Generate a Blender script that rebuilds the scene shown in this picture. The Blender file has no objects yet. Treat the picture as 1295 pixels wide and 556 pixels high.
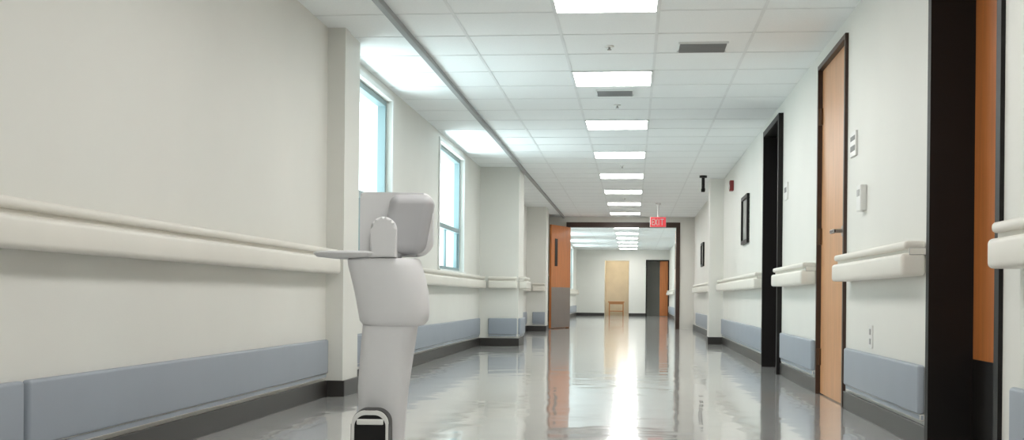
import bpy, bmesh, math
from mathutils import Vector, Matrix
S=bpy.context.scene
C=bpy.context.collection
CEIL=2.29
# ---------------------------------------------------------------- materials
def lin(c):
    return tuple(((v/255)/12.92 if v/255<=0.04045 else (((v/255)+0.055)/1.055)**2.4) for v in c)+(1,)
def mat(name,col,rough=0.6,metal=0.0,var=0.04,scale=4.0,bump=0.0,bscale=60,stretch=(1,1,1),emit=0,ecol=None,spec=0.5):
    m=bpy.data.materials.new(name); m.use_nodes=True
    n=m.node_tree.nodes; l=m.node_tree.links; p=n['Principled BSDF']
    p.inputs['Roughness'].default_value=rough; p.inputs['Metallic'].default_value=metal
    p.inputs['Specular IOR Level'].default_value=spec
    tc=n.new('ShaderNodeTexCoord'); mp=n.new('ShaderNodeMapping'); mp.inputs['Scale'].default_value=stretch
    l.new(tc.outputs['Object'],mp.inputs['Vector'])
    nz=n.new('ShaderNodeTexNoise'); nz.inputs['Scale'].default_value=scale; nz.inputs['Detail'].default_value=4
    l.new(mp.outputs['Vector'],nz.inputs['Vector'])
    r=n.new('ShaderNodeValToRGB'); c=lin(col)
    r.color_ramp.elements[0].position=0.3; r.color_ramp.elements[1].position=0.7
    r.color_ramp.elements[0].color=tuple(max(0,v*(1-var)) for v in c[:3])+(1,)
    r.color_ramp.elements[1].color=tuple(min(1,v*(1+var)) for v in c[:3])+(1,)
    l.new(nz.outputs['Fac'],r.inputs['Fac']); l.new(r.outputs['Color'],p.inputs['Base Color'])
    if bump:
        n2=n.new('ShaderNodeTexNoise'); n2.inputs['Scale'].default_value=bscale
        l.new(mp.outputs['Vector'],n2.inputs['Vector'])
        b=n.new('ShaderNodeBump'); b.inputs['Strength'].default_value=bump; b.inputs['Distance'].default_value=0.01
        l.new(n2.outputs['Fac'],b.inputs['Height']); l.new(b.outputs['Normal'],p.inputs['Normal'])
    if emit:
        p.inputs['Emission Color'].default_value=lin(ecol or col); p.inputs['Emission Strength'].default_value=emit
    return m
M_wall=mat('wall_paint',(226,226,220),0.55,var=0.02,scale=1.5,bump=0.03,bscale=120)
M_ceil=mat('ceiling_tile',(240,244,244),0.9,var=0.02,scale=90,bump=0.1,bscale=150)
M_grid=mat('tbar_white',(228,232,232),0.5)
M_track=mat('track_grey',(150,152,152),0.5)
M_rail=mat('rail_vinyl',(228,225,216),0.42,var=0.015)
M_railg=mat('rail_groove',(168,168,166),0.4)
M_bump=mat('bumper_bluegrey',(154,162,172),0.5,var=0.02)
M_black=mat('base_black',(48,45,43),0.4)
M_dark=mat('frame_black',(20,16,15),0.5,spec=0.3)
M_darkroom=mat('dark_opening',(13,12,13),0.5,spec=0.3)
M_brown=mat('frame_brown',(60,40,30),0.4)
M_wood=mat('door_maple',(204,150,102),0.38,var=0.10,scale=5,stretch=(6,6,0.5))
M_wood2=mat('door_oak',(184,112,58),0.4,var=0.12,scale=5,stretch=(6,6,0.5))
M_steel=mat('steel',(170,168,165),0.3,metal=0.9)
M_hinge=mat('hinge_bronze',(95,70,52),0.4,metal=0.6)
M_kick=mat('kick_plate',(140,134,130),0.35,metal=0.5)
M_alu=mat('window_aluminium',(140,160,164),0.4,metal=0.2)
M_trimw=mat('white_trim',(228,230,228),0.45)
M_white=mat('white_plastic',(225,225,222),0.4)
M_red=mat('alarm_red',(120,30,28),0.4)
M_exit=mat('exit_red',(205,60,65),0.4,emit=0.3,ecol=(240,80,90))
M_beige=mat('alcove_beige',(236,228,210),0.6)
M_vent=mat('vent_grey',(120,120,118),0.5)
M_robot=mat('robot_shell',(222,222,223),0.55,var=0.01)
M_robot2=mat('robot_shell_shade',(184,184,187),0.5,var=0.01)  # shell colour darkened to carry the shading on head and neck
M_rblack=mat('robot_black',(12,12,13),0.35,spec=0.3)
M_screen=mat('robot_screen',(8,9,12),0.12)
M_paper=mat('picture_print',(150,150,145),0.6,var=0.3,scale=9)
M_light=mat('light_diffuser',(250,250,246),0.5,emit=12.0,ecol=(254,252,248))
M_warm=mat('warm_lamp',(255,240,215),0.5,emit=8.0,ecol=(255,242,220))
# floor
M_floor=bpy.data.materials.new('polished_vinyl_tile'); M_floor.use_nodes=True
n=M_floor.node_tree.nodes; l=M_floor.node_tree.links; p=n['Principled BSDF']
tc=n.new('ShaderNodeTexCoord')
br=n.new('ShaderNodeTexBrick'); br.offset=0; br.inputs['Scale'].default_value=1.0
br.inputs['Brick Width'].default_value=0.61; br.inputs['Row Height'].default_value=0.61
br.inputs['Mortar Size'].default_value=0.0015
br.inputs['Color1'].default_value=lin((200,200,198)); br.inputs['Color2'].default_value=lin((203,203,202)); br.inputs['Mortar'].default_value=lin((194,194,192))
l.new(tc.outputs['Object'],br.inputs['Vector'])
nz=n.new('ShaderNodeTexNoise'); nz.inputs['Scale'].default_value=35; nz.inputs['Detail'].default_value=5
l.new(tc.outputs['Object'],nz.inputs['Vector'])
mx=n.new('ShaderNodeMixRGB'); mx.blend_type='MULTIPLY'; mx.inputs[0].default_value=0.10
l.new(br.outputs['Color'],mx.inputs[1]); l.new(nz.outputs['Fac'],mx.inputs[2]); l.new(mx.outputs[0],p.inputs['Base Color'])
p.inputs['Roughness'].default_value=0.13; p.inputs['Specular IOR Level'].default_value=0.8
p.inputs['Coat Weight'].default_value=0.6; p.inputs['Coat Roughness'].default_value=0.035
n3=n.new('ShaderNodeTexNoise'); n3.inputs['Scale'].default_value=3.2; n3.inputs['Detail'].default_value=1
l.new(tc.outputs['Object'],n3.inputs['Vector'])
b=n.new('ShaderNodeBump'); b.inputs['Strength'].default_value=0.13; b.inputs['Distance'].default_value=0.02
l.new(n3.outputs['Fac'],b.inputs['Height']); l.new(b.outputs['Normal'],p.inputs['Normal']); l.new(b.outputs['Normal'],p.inputs['Coat Normal'])

# ---------------------------------------------------------------- mesh builder
class B:
    def __init__(s): s.bm=bmesh.new(); s.mats=[]
    def mi(s,m):
        if m not in s.mats: s.mats.append(m)
        return s.mats.index(m)
    def box(s,x0,x1,y0,y1,z0,z1,m,rot=None,bev=0,seg=4,shear=None):
        r=bmesh.ops.create_cube(s.bm,size=1); vs=r['verts']
        c=Vector(((x0+x1)/2,(y0+y1)/2,(z0+z1)/2)); d=(abs(x1-x0),abs(y1-y0),abs(z1-z0))
        for v in vs: v.co=Vector((v.co.x*d[0],v.co.y*d[1],v.co.z*d[2]))
        fs=set(f for v in vs for f in v.link_faces)
        if bev:
            es=list(set(e for v in vs for e in v.link_edges))
            rr=bmesh.ops.bevel(s.bm,geom=es,offset=bev,segments=seg,affect='EDGES',profile=0.5)
            fs=set(f for f in fs if f.is_valid)|set(rr['faces'])
            vs=list(set(v for f in fs for v in f.verts))
        for v in vs:
            if rot: v.co=rot@v.co
            v.co+=c
            if shear: v.co=shear(v.co)
        i=s.mi(m)
        for f in fs: f.material_index=i
        return s
    def cyl(s,c,r,h,m,axis='Z',seg=24,r2=None,rot=None):
        q=bmesh.ops.create_cone(s.bm,cap_ends=True,segments=seg,radius1=r,radius2=r if r2 is None else r2,depth=h)
        R={'Z':Matrix.Identity(3),'X':Matrix.Rotation(math.pi/2,3,'Y'),'Y':Matrix.Rotation(math.pi/2,3,'X')}[axis]
        i=s.mi(m)
        for v in q['verts']:
            v.co=R@v.co
            if rot: v.co=rot@v.co
            v.co+=Vector(c)
        for f in set(f for v in q['verts'] for f in v.link_faces): f.material_index=i
        return s
    def prism(s,pts,y0,y1,m,bev=0.0,shear=None):
        a=[s.bm.verts.new((x,y0,z)) for x,z in pts]; c=[s.bm.verts.new((x,y1,z)) for x,z in pts]
        n_=len(pts); fs=[s.bm.faces.new(a),s.bm.faces.new(c[::-1])]
        for k in range(n_): fs.append(s.bm.faces.new((a[(k+1)%n_],a[k],c[k],c[(k+1)%n_])))
        if bev:
            rim=[e for e in list(fs[0].edges)+list(fs[1].edges)]
            rr=bmesh.ops.bevel(s.bm,geom=rim,offset=bev,segments=5,affect='EDGES',profile=0.5)
            fs=[f for f in fs if f.is_valid]+list(rr['faces'])
        i=s.mi(m)
        for f in fs: f.material_index=i
        if shear:
            for v in set(v for f in fs for v in f.verts): v.co=shear(v.co)
        return s
    def loft(s,secs,m,seg=40,pw=2.6):
        rings=[]
        for z,a,b_,c,d in secs:
            ring=[]
            for k in range(seg):
                t=2*math.pi*k/seg
                ct,st=math.cos(t),math.sin(t)
                x=(a+b_)/2+(b_-a)/2*math.copysign(abs(ct)**(2/pw),ct)
                y=(c+d)/2+(d-c)/2*math.copysign(abs(st)**(2/pw),st)
                ring.append(s.bm.verts.new((x,y,z)))
            rings.append(ring)
        i=s.mi(m)
        for r0,r1 in zip(rings,rings[1:]):
            for k in range(seg):
                f=s.bm.faces.new((r0[k],r0[(k+1)%seg],r1[(k+1)%seg],r1[k])); f.material_index=i
        for r in (rings[0],rings[-1]):
            f=s.bm.faces.new(r); f.material_index=i
        return s
    def done(s,name,bevel=0,smooth=False,parent=None,wn=False):
        bmesh.ops.recalc_face_normals(s.bm,faces=s.bm.faces)
        me=bpy.data.meshes.new(name); s.bm.to_mesh(me); s.bm.free()
        for m in s.mats: me.materials.append(m)
        o=bpy.data.objects.new(name,me); C.objects.link(o)
        if bevel:
            md=o.modifiers.new('bevel','BEVEL'); md.width=bevel; md.segments=3; md.limit_method='ANGLE'
        if smooth:
            for p_ in me.polygons: p_.use_smooth=True
            me.set_sharp_from_angle(angle=math.radians(38))
        if wn:
            md=o.modifiers.new('wn','WEIGHTED_NORMAL'); md.keep_sharp=True; md.weight=100
        if parent: o.parent=parent
        return o
def rrect(x0,x1,z0,z1,r,seg=8):
    pts=[]
    for (cx,cz,rr,a0) in ((x0+r[0],z0+r[0],r[0],180),(x1-r[1],z0+r[1],r[1],270),(x1-r[2],z1-r[2],r[2],0),(x0+r[3],z1-r[3],r[3],90)):
        for k in range(seg+1):
            a=math.radians(a0+90*k/seg); pts.append((cx+rr*math.cos(a),cz+rr*math.sin(a)))
    return pts

Y0,Y1=-4.0,41.3
XL,XW,XR=-1.90,-1.96,1.24
TH=0.26
# ---------------------------------------------------------------- shell
B().box(-2.3,1.7,Y0-0.2,44.2,-0.15,0,M_floor).done('floor')
B().box(-2.3,1.7,Y0-0.2,44.2,CEIL,CEIL+0.15,M_ceil).done('ceiling')
def wall_open(b,x0,x1,ya,yb,ops,m):
    y=ya
    for o0,o1,z0,z1 in ops:
        b.box(x0,x1,y,o0,0,CEIL,m)
        if z0>0: b.box(x0,x1,o0,o1,0,z0,m)
        if z1<CEIL: b.box(x0,x1,o0,o1,z1,CEIL,m)
        y=o1
    b.box(x0,x1,y,yb,0,CEIL,m)
WZ0,WZ1=0.905,2.20
WINS=[(7.80,9.46),(11.85,13.58),(26.6,28.2),(30.2,31.8),(34.0,35.6),(37.2,38.6)]
b=B(); b.box(XL-TH,XL,Y0,7.25,0,CEIL,M_wall)
wall_open(b,XW-TH,XW,7.25,Y1+0.2,[(a,c,WZ0,WZ1) for a,c in WINS],M_wall)
b.box(XL-0.1,-1.80,7.25,7.66,0,CEIL,M_wall).box(-1.9,-1.79,7.22,7.36,0,CEIL,M_wall)
b.box(XW-0.05,-1.46,15.1,15.8,0,CEIL,M_wall).box(XW-0.05,-1.60,21.8,22.4,0,CEIL,M_wall)
b.done('wall_left')
DOORS=[(4.14,5.14,2.19),(7.09,8.13,2.19),(10.1,11.3,2.19),(27.0,28.0,2.19),(33.0,34.0,2.19)]
b=B(); wall_open(b,XR,XR+TH,Y0,Y1+0.2,[(a,c,0,z) for a,c,z in DOORS],M_wall)
b.box(1.05,XR+0.05,16.6,17.0,0,CEIL,M_wall); b.done('wall_right')
B().box(-2.2,1.5,Y0-0.2,Y0,0,CEIL,M_wall).done('wall_back')
b=B()
b.box(-2.2,-0.98,Y1,Y1+0.2,0,CEIL,M_wall).box(-0.98,-0.14,Y1,Y1+0.2,1.92,CEIL,M_wall)
b.box(-0.14,0.44,Y1,Y1+0.2,0,CEIL,M_wall).box(0.44,1.24,Y1,Y1+0.2,1.95,CEIL,M_wall)
b.box(-1.1,-0.98,Y1+0.2,43.2,0,CEIL,M_beige).box(-0.14,-0.02,Y1+0.2,43.2,0,CEIL,M_beige).box(-1.1,-0.02,43.2,43.35,0,CEIL,M_beige)
b.box(0.3,0.44,Y1+0.2,43.2,0,CEIL,M_wall).box(1.24,1.4,Y1+0.2,43.2,0,CEIL,M_wall).box(0.3,1.4,43.2,43.35,0,CEIL,M_wall)
b.done('wall_end')
def base(name,segs):
    b=B()
    for s in segs: b.box(*s,0,0.10,M_black)
    b.done(name,bevel=0.004)
t=0.015
base('baseboard_left',[(XL,XL+t,Y0,7.22),(XL,-1.775,7.205,7.22),(-1.79,-1.775,7.22,7.66),(XW,XW+t,7.66,15.1),
 (XW,-1.445,15.085,15.1),(-1.46,-1.445,15.1,15.8),(XW,XW+t,15.8,21.8),(XW,-1.585,21.785,21.8),(-1.6,-1.585,21.8,22.4),(XW,XW+t,22.4,24.5),(XW,XW+t,24.7,Y1)])
base('baseboard_right',[(XR-t,XR,Y0,4.14),(XR-t,XR,5.14,7.09),(XR-t,XR,8.13,10.1),(XR-t,XR,11.3,16.6),(1.035,XR,16.585,16.6),(1.035,1.05,16.6,17.0),(XR-t,XR,17.0,24.5),(XR-t,XR,24.7,27.0),(XR-t,XR,28,33),(XR-t,XR,34,Y1)])
base('baseboard_end',[(-1.96,-0.98,Y1-t,Y1),(-0.14,0.44,Y1-t,Y1)])
# ---------------------------------------------------------------- ceiling grid, track, lights
b=B()
for x in (-0.467,0.133,-1.067,0.733): b.box(x-0.010,x+0.010,Y0,Y1,CEIL-0.0025,CEIL,M_grid)
y=6.3-0.6*17
while y<Y1:
    if y>Y0: b.box(-1.95,XR,y-0.010,y+0.010,CEIL-0.0025,CEIL,M_grid)
    y+=0.6
b.done('ceiling_grid')
B().box(-1.45,-1.41,Y0,24.4,CEIL-0.035,CEIL,M_track).done('trim_1',bevel=0.004)
k=-4
while True:
    yc=6.6+2.4*k; k+=1
    if yc<Y0+0.5: continue
    if yc>Y1-0.4: break
    xc=-0.167
    b=B(); h=0.285
    for a in ((-0.3,-h,-0.3,0.3),(h,0.3,-0.3,0.3),(-h,h,-0.3,-h),(-h,h,h,0.3)):
        b.box(xc+a[0],xc+a[1],yc+a[2],yc+a[3],CEIL-0.010,CEIL,M_grid)
    b.box(xc-h,xc+h,yc-h,yc+h,CEIL-0.008,CEIL,M_light)
    b.done('ceiling_light')
def vent(x,y,w,d):
    b=B(); b.box(x-w/2,x+w/2,y-d/2,y+d/2,CEIL-0.008,CEIL,M_vent)
    b.box(x-w/2-.01,x+w/2+.01,y-d/2-.01,y-d/2,CEIL-.012,CEIL,M_grid).box(x-w/2-.01,x+w/2+.01,y+d/2,y+d/2+.01,CEIL-.012,CEIL,M_grid)
    for i in range(9):
        yy=y-d/2+d*(i+.5)/9
        b.box(x-w/2,x+w/2,yy-.004,yy+.004,CEIL-0.016,CEIL-0.008,M_track)
    b.done('air_vent')
vent(0.44,7.9,0.30,0.27); vent(-0.16,9.62,0.28,0.24)
for x,y in ((-0.17,7.85),(-0.15,10.25),(-0.15,15.0),(-0.15,19.8)):
    B().cyl((x,y,CEIL-0.004),0.03,0.008,M_white).cyl((x,y,CEIL-0.016),0.007,0.02,M_steel).cyl((x,y,CEIL-0.026),0.014,0.004,M_steel).done('ceiling_sprinkler')
# ---------------------------------------------------------------- windows
for i,(a,c) in enumerate(WINS):
    b=B(); z0,z1=WZ0,WZ1; xf0,xf1=-2.065,-2.00; w=0.045
    b.box(xf0,xf1,a,a+w,z0,z1,M_alu).box(xf0,xf1,c-w,c,z0,z1,M_alu)
    b.box(xf0,xf1,a+w,c-w,z0,z0+w,M_alu).box(xf0,xf1,a+w,c-w,z1-w,z1,M_alu)
    b.box(xf0,xf1,a+w,c-w,1.35,1.40,M_alu); mid=(a+c)/2
    b.box(xf0+.02,xf1-.02,mid-.02,mid+.02,z0+w,1.35,M_alu)
    b.box(xf0+.02,xf1-.02,a+w,a+w+.03,z0+w,1.35,M_alu).box(xf0+.02,xf1-.02,c-w-.03,c-w,z0+w,1.35,M_alu)
    b.box(XW,XW+.014,a-.04,a,z0,z1+.04,M_trimw).box(XW,XW+.014,c,c+.04,z0,z1+.04,M_trimw)
    b.box(XW,XW+.014,a,c,z1,z1+.04,M_trimw)
    b.box(XW-.04,XW+.03,a-.04,c+.04,z0-.018,z0+.004,M_trimw)
    b.done('window_%d'%(i+1),bevel=0.003)
# ---------------------------------------------------------------- doors
def lever(b,x,y,z):
    b.cyl((x-.008,y,z),0.032,0.016,M_steel,'X').cyl((x-.035,y,z),0.012,0.05,M_steel,'X')
    b.box(x-.068,x-.050,y-.012,y+.13,z-.012,z+.012,M_steel,bev=.005)
def door(i,a,c,zt,rec,leaf,frame,kick=None,fw=0.05,proud=0.015,hw=True,lv=True):
    b=B()
    xo=XR-proud; xl=XR+rec
    b.box(xo,xl+.05,a,a+fw,0,zt,frame).box(xo,xl+.05,c-fw,c,0,zt,frame).box(xo,xl+.05,a+fw,c-fw,zt-fw,zt,frame)
    b.box(xl,xl+.045,a+fw+.003,c-fw-.003,0.008,zt-fw-.003,leaf)
    if kick: b.box(xl-.004,xl,a+fw+.01,c-fw-.01,0.02,kick[0],kick[1])
    if hw:
        for z in (0.25,1.05,1.85):
            b.box(xl-.014,xl,c-fw-.03,c-fw+.002,z-.055,z+.055,M_hinge)
            b.cyl((xl-.016,c-fw,z),0.009,0.11,M_hinge,'Z',12)
    if lv: lever(b,xl,a+fw+.10,1.04)
    b.done('door_%d'%i)
door(1,4.14,5.14,2.19,0.165,M_wood2,M_dark,kick=(0.39,M_dark),hw=False,lv=False)
door(2,7.09,8.13,2.19,0.01,M_wood,M_brown,fw=0.03,proud=0.02)
door(3,10.1,11.3,2.19,0.12,M_darkroom,M_dark,proud=0.04,hw=False)  # leaf coloured near-black to give the darkness of an open doorway
door(4,27.0,28.0,2.19,0.06,M_wood,M_dark); door(5,33,34,2.19,0.06,M_wood,M_dark)
b=B()
b.box(0.44,0.48,Y1-.02,Y1+.2,0,1.95,M_dark).box(1.2,1.24,Y1-.02,Y1+.2,0,1.95,M_dark).box(0.48,1.2,Y1-.02,Y1+.2,1.91,1.95,M_dark)
b.box(0.92,1.2,Y1+.06,Y1+.1,0.01,1.91,M_wood2); b.done('door_6')
FY=24.5
b=B(); b.box(-2.0,-1.37,FY,FY+.2,0,CEIL,M_wall).box(0.94,1.26,FY,FY+.2,0,CEIL,M_wall).box(-1.37,0.94,FY,FY+.2,2.17,CEIL,M_wall).done('wall_partition')
b=B()
for x0,x1 in ((-1.38,-1.31),(0.87,0.95)): b.box(x0,x1,FY-.02,FY+.22,0,2.18,M_brown)
b.box(-1.31,0.87,FY-.02,FY+.22,2.08,2.18,M_brown); b.done('double_door_frame')
def leaf(name,hx,hy,ang,L):
    b=B()
    b.box(0,L,-.022,.022,0.01,2.07,M_wood2)
    b.box(0.01,L-.01,-.027,.027,0.02,0.83,M_kick)
    b.box(0.1,L-.08,-.10,-.06,0.98,1.04,M_steel).box(0.1,0.15,-.07,-.02,0.97,1.05,M_steel).box(L-.15,L-.08,-.07,-.02,0.97,1.05,M_steel)
    b.box(L-.32,L-.18,-.028,.028,1.25,1.8,M_darkroom)
    o=b.done(name,bevel=.002); o.location=(hx,hy,0); o.rotation_euler=(0,0,ang)
    return o
leaf('fire_door',-1.31,FY-.03,math.radians(-108),1.05)
leaf('fire_door',0.90,FY+.25,math.radians(89),1.05)
# exit sign
b=B(); b.box(0.285,0.565,20.9,20.95,1.87,2.05,M_white,bev=.01).box(0.29,0.56,20.893,20.9,1.875,2.045,M_exit)
b.cyl((0.425,20.925,2.17),0.012,0.24,M_white).cyl((0.425,20.925,CEIL-.01),0.05,0.02,M_white)
def stroke(x0,x1,z0,z1): b.box(x0-.01,x1-.01,20.888,20.894,z0,z1,M_white)
for zz in (1.905,1.953,2.0): stroke(0.325,0.365,zz,zz+.015)
stroke(.325,.337,1.905,2.015)
for s in (1,-1):
    b.box(.382,.394,20.888,20.894,1.895,2.025,M_white,rot=Matrix.Rotation(s*.4,3,'Y'))
stroke(.443,.455,1.905,2.015); stroke(.475,.535,2.0,2.015); stroke(.499,.511,1.905,2.0)
b.done('exit_sign')
B().cyl((0.93,16.2,CEIL-.015),0.05,0.03,M_dark).cyl((0.93,16.2,CEIL-.11),0.022,0.18,M_dark).box(.905,.955,16.16,16.26,CEIL-.22,CEIL-.17,M_dark,bev=.01).done('security_camera')
# ---------------------------------------------------------------- handrails & bumper guards
def rail(side,xw,y0,y1,dz=0):
    b=B()
    def bx(d0,d1,z0,z1,m,bev):
        xa,xb=(xw+d0,xw+d1) if side<0 else (xw-d1,xw-d0)
        b.box(xa,xb,y0,y1,z0+dz,z1+dz,m,bev=bev)
    bx(0.0,0.105,0.735,0.832,M_rail,0.018)
    bx(0.0,0.07,0.825,0.856,M_railg,0.002)
    bx(0.0,0.092,0.85,0.885,M_rail,0.014)
    b.done('handrail',smooth=True)
def guard(side,xw,y0,y1):
    b=B()
    xa,xb=(xw,xw+.032) if side<0 else (xw-.032,xw)
    b.box(xa,xb,y0,y1,0.145,0.355,M_bump,bev=.012)
    xa,xb=(xw,xw+.02) if side<0 else (xw-.02,xw)
    b.box(xa,xb,y0,y1,0.118,0.146,M_rail,bev=.004)
    b.done('wall_bumper_guard',smooth=True)
rail(-1,XL,-3.8,7.18,0.026); guard(-1,XL,-3.8,3.50); guard(-1,XL,3.53,7.18)
for a,c in ((7.75,14.97),(15.9,21.66),(22.5,24.3),(24.9,41.0)): rail(-1,XW,a,c); guard(-1,XW,a,c)
for a,c in ((-3.8,3.97),(5.2,6.98),(8.25,9.98),(11.42,16.52),(17.05,23.2),(24.9,26.9),(28.1,32.9),(34.1,41.0)): rail(1,XR,a,c); guard(1,XR,a,c)
def rail_face(x0,x1,yf):
    b=B()
    b.box(x0,x1,yf-.105,yf,0.735,0.832,M_rail,bev=.018).box(x0,x1,yf-.07,yf,0.825,0.856,M_railg,bev=.002).box(x0,x1,yf-.092,yf,.85,.885,M_rail,bev=.014)
    b.done('handrail',smooth=True)
    b=B(); b.box(x0,x1,yf-.032,yf,.145,.355,M_bump,bev=.012).box(x0,x1,yf-.02,yf,.118,.146,M_rail,bev=.004); b.done('wall_bumper_guard',smooth=True)
rail_face(-1.84,-1.47,15.1); rail_face(-1.84,-1.61,21.8); rail_face(-1.84,-1.42,24.5)
rail(-1,-1.46,15.12,15.78); guard(-1,-1.46,15.12,15.78)
# ---------------------------------------------------------------- wall fittings on right
b=B(); b.box(XR-.012,XR,6.78,6.95,1.44,1.58,M_white,bev=.003).box(XR-.014,XR-.011,6.80,6.93,1.53,1.555,M_vent).box(XR-.014,XR-.011,6.80,6.93,1.47,1.50,M_vent).done('room_number_sign')
b=B(); b.box(XR-.012,XR,9.75,9.93,1.44,1.58,M_white,bev=.003).box(XR-.014,XR-.011,9.78,9.90,1.5,1.54,M_vent).done('room_number_sign')
b=B(); b.box(XR-.035,XR,6.50,6.62,1.11,1.25,M_white,bev=.006).box(XR-.038,XR-.034,6.53,6.59,1.19,1.225,M_railg).done('thermostat')
b=B(); b.box(XR-.008,XR,6.30,6.38,0.38,0.50,M_white,bev=.003).box(XR-.011,XR-.007,6.325,6.355,.45,.48,M_railg).box(XR-.011,XR-.007,6.325,6.355,.40,.43,M_railg).done('power_outlet')
def pic(y0,y1,z0,z1):
    b=B(); x0=XR-.03
    b.box(XR-.008,XR,y0,y1,z0,z1,M_paper)
    for q in ((y0,y0+.04,z0,z1),(y1-.04,y1,z0,z1),(y0+.04,y1-.04,z0,z0+.04),(y0+.04,y1-.04,z1-.04,z1)): b.box(x0,XR,*q,M_dark)
    b.done('picture_frame')
pic(12.95,13.65,1.24,1.77); pic(21.0,21.7,1.2,1.62)
B().box(XR-.05,XR,15.0,15.12,1.98,2.11,M_red,bev=.008).cyl((XR-.055,15.06,2.03),.03,.02,M_white,'X').done('fire_alarm')
b=B(); b.box(-0.88,-0.30,42.3,42.7,0.46,0.50,M_wood)
for x in (-.85,-.36):
    for y in (42.33,42.64): b.box(x,x+.035,y,y+.035,0,0.46,M_wood)
b.box(-.82,-.35,42.34,42.36,.40,.46,M_wood)
b.box(-.82,-.35,42.36,42.62,.14,.17,M_wood)
b.done('side_table',bevel=.004)
B().box(-.75,-.37,42.1,42.5,CEIL-.012,CEIL,M_warm).done('ceiling_lamp')
# ---------------------------------------------------------------- robot
TH_=math.radians(5.82)
root=bpy.data.objects.new('telepresence_robot',None); C.objects.link(root)
root.location=(-0.885,4.23,0); root.rotation_euler=(0,0,TH_)
B().loft([(0.518,-.060,.098,-.07,.09),(.524,-.085,.132,-.095,.11),(.540,-.097,.147,-.11,.125),(.5726,-.103,.152,-.115,.13),(.6386,-.115,.149,-.12,.13),
  (.70,-.130,.136,-.12,.12),(.735,-.139,.125,-.118,.11),(.757,-.142,.119,-.112,.105),(.763,-.135,.112,-.105,.098)],M_robot,pw=3).done('torso',smooth=True,parent=root)
B().loft([(.055,-.06,.055,-.04,.10),(.11,-.085,.064,-.055,.10),(.2,-.10,.070,-.07,.10),(.30,-.102,.080,-.08,.09),(.415,-.095,.096,-.085,.09),(.53,-.086,.112,-.085,.10)],M_robot,pw=3).done('leg_column',smooth=True,parent=root)
B().loft([(.762,-.20,.02,-.09,.09),(.768,-.255,.035,-.125,.125),(.779,-.268,.045,-.137,.137),(.784,-.266,.043,-.135,.135),(.787,-.258,.036,-.128,.128)],M_robot,pw=2.3).done('tray',smooth=True,parent=root)
pts=[(-.050,.765),(.042,.765)]+[(-.004+.046*math.cos(math.radians(a)),.862+.046*math.sin(math.radians(a))) for a in range(0,181,10)]
b=B(); b.prism(pts,-.125,-.055,M_robot,bev=.01)
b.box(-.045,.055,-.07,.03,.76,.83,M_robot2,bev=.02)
b.done('neck_arm',smooth=True,parent=root,wn=True)
def hs(co): return Vector((co.x, co.y+0.10*co.x, co.z))
b=B(); b.prism(rrect(-.095,.163,.772,1.000,(.012,.060,.034,.014)),-.045,.045,M_robot,bev=.012,shear=hs)
b.done('head_display',smooth=True,parent=root,wn=True)
b=B(); b.prism(rrect(-.085,.150,.785,.990,(.012,.05,.03,.012)),.040,.050,M_screen,bev=.003,shear=hs); b.done('screen',parent=root)
def hs2(co):
    return Vector((co.x-0.22*(.93-co.z)*(1 if co.z<.93 else 0), co.y+0.12*(co.x-.08), co.z))
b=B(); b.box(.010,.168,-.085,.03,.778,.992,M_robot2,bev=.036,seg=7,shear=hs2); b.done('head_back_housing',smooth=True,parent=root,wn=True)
b=B()
b.prism(rrect(-.105,.028,.0,.232,(.03,.03,.05,.05)),-.17,-.03,M_rblack,bev=.02); b.done('drive_wheel_pod',smooth=True,parent=root,wn=True)
b=B()
o_=rrect(-.103,.026,.02,.230,(.02,.02,.048,.048)); i_=rrect(-.093,.016,.03,.214,(.02,.02,.040,.040))
vo=[b.bm.verts.new((x,-.172,z)) for x,z in o_]; vi=[b.bm.verts.new((x,-.172,z)) for x,z in i_]
vo2=[b.bm.verts.new((x,-.160,z)) for x,z in o_]; vi2=[b.bm.verts.new((x,-.160,z)) for x,z in i_]
N=len(vo); b.mi(M_white)
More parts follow.
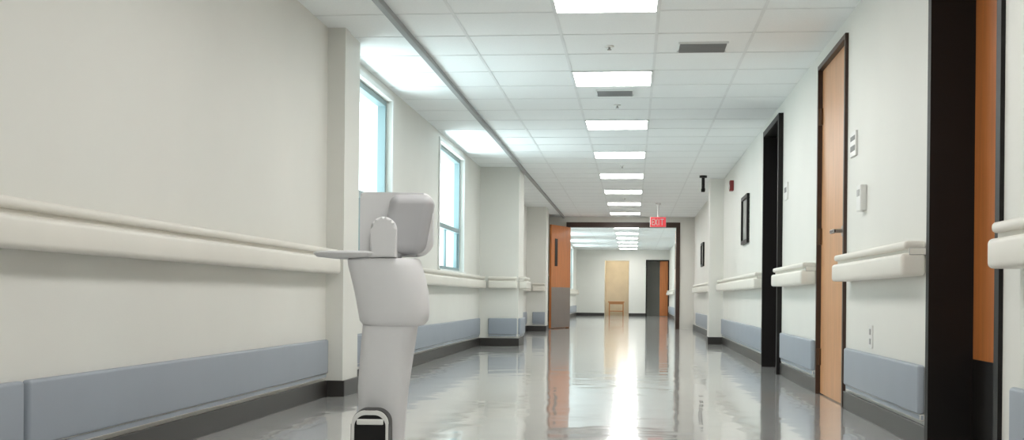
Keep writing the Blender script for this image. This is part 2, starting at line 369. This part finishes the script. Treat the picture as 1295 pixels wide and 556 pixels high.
for k in range(N):
    j=(k+1)%N
    for q in ((vo[k],vo[j],vi[j],vi[k]),(vo2[j],vo2[k],vi2[k],vi2[j]),(vo[j],vo[k],vo2[k],vo2[j]),(vi[k],vi[j],vi2[j],vi2[k])): b.bm.faces.new(q)
b.box(-.085,.008,-.176,-.168,.180,.200,M_white,bev=.004)
b.done('pod_rim',smooth=True,parent=root)
b=B(); b.box(-.10,.03,.10,.24,.0,.20,M_rblack,bev=.05); b.done('rear_wheel_pod',smooth=True,parent=root)
b=B(); b.loft([(.012,-.06,.13,-.12,.2),(.03,-.09,.15,-.14,.22),(.07,-.08,.14,-.13,.2),(.085,-.04,.09,-.1,.16)],M_robot,pw=2.5)
b.cyl((.10,.0,.02),.02,.02,M_rblack,'X'); b.done('base_plate',smooth=True,parent=root)
# ---------------------------------------------------------------- daylight
w=bpy.data.worlds.new('World'); S.world=w; w.use_nodes=True
bg=w.node_tree.nodes['Background']; bg.inputs[0].default_value=lin((220,246,250)); bg.inputs[1].default_value=2.2
for (a,c),en in zip(WINS,(7,12,12,12,12,12)):
    ld=bpy.data.lights.new('daylight_bounce','AREA'); ld.shape='RECTANGLE'; ld.size=c-a-.1; ld.size_y=0.5; ld.energy=en; ld.color=(.86,.97,1); ld.spread=math.radians(105)
    o=bpy.data.objects.new('daylight_bounce',ld); C.objects.link(o)
    o.location=(-2.75,(a+c)/2,0.45)
    d=Vector((0.9,0,1.7))
    zc=-d.normalized(); xc=Vector((0,1,0)); yc=zc.cross(xc)
    o.rotation_euler=Matrix((xc,yc,zc)).transposed().to_euler()
# ---------------------------------------------------------------- camera
cd=bpy.data.cameras.new('camera'); cam=bpy.data.objects.new('camera',cd); C.objects.link(cam)
cd.sensor_width=36; cd.lens=1500/1295*36; cd.shift_y=(375-278)/1295; cd.clip_end=200
cam.matrix_world=Matrix.Translation((0,0,0.63))@Matrix.Rotation(TH_,4,'Z')@Matrix.Rotation(math.pi/2,4,'X')@Matrix.Rotation(math.radians(0.55),4,'Z')
S.camera=cam
S.view_settings.view_transform='Standard'
S.view_settings.exposure=0.85
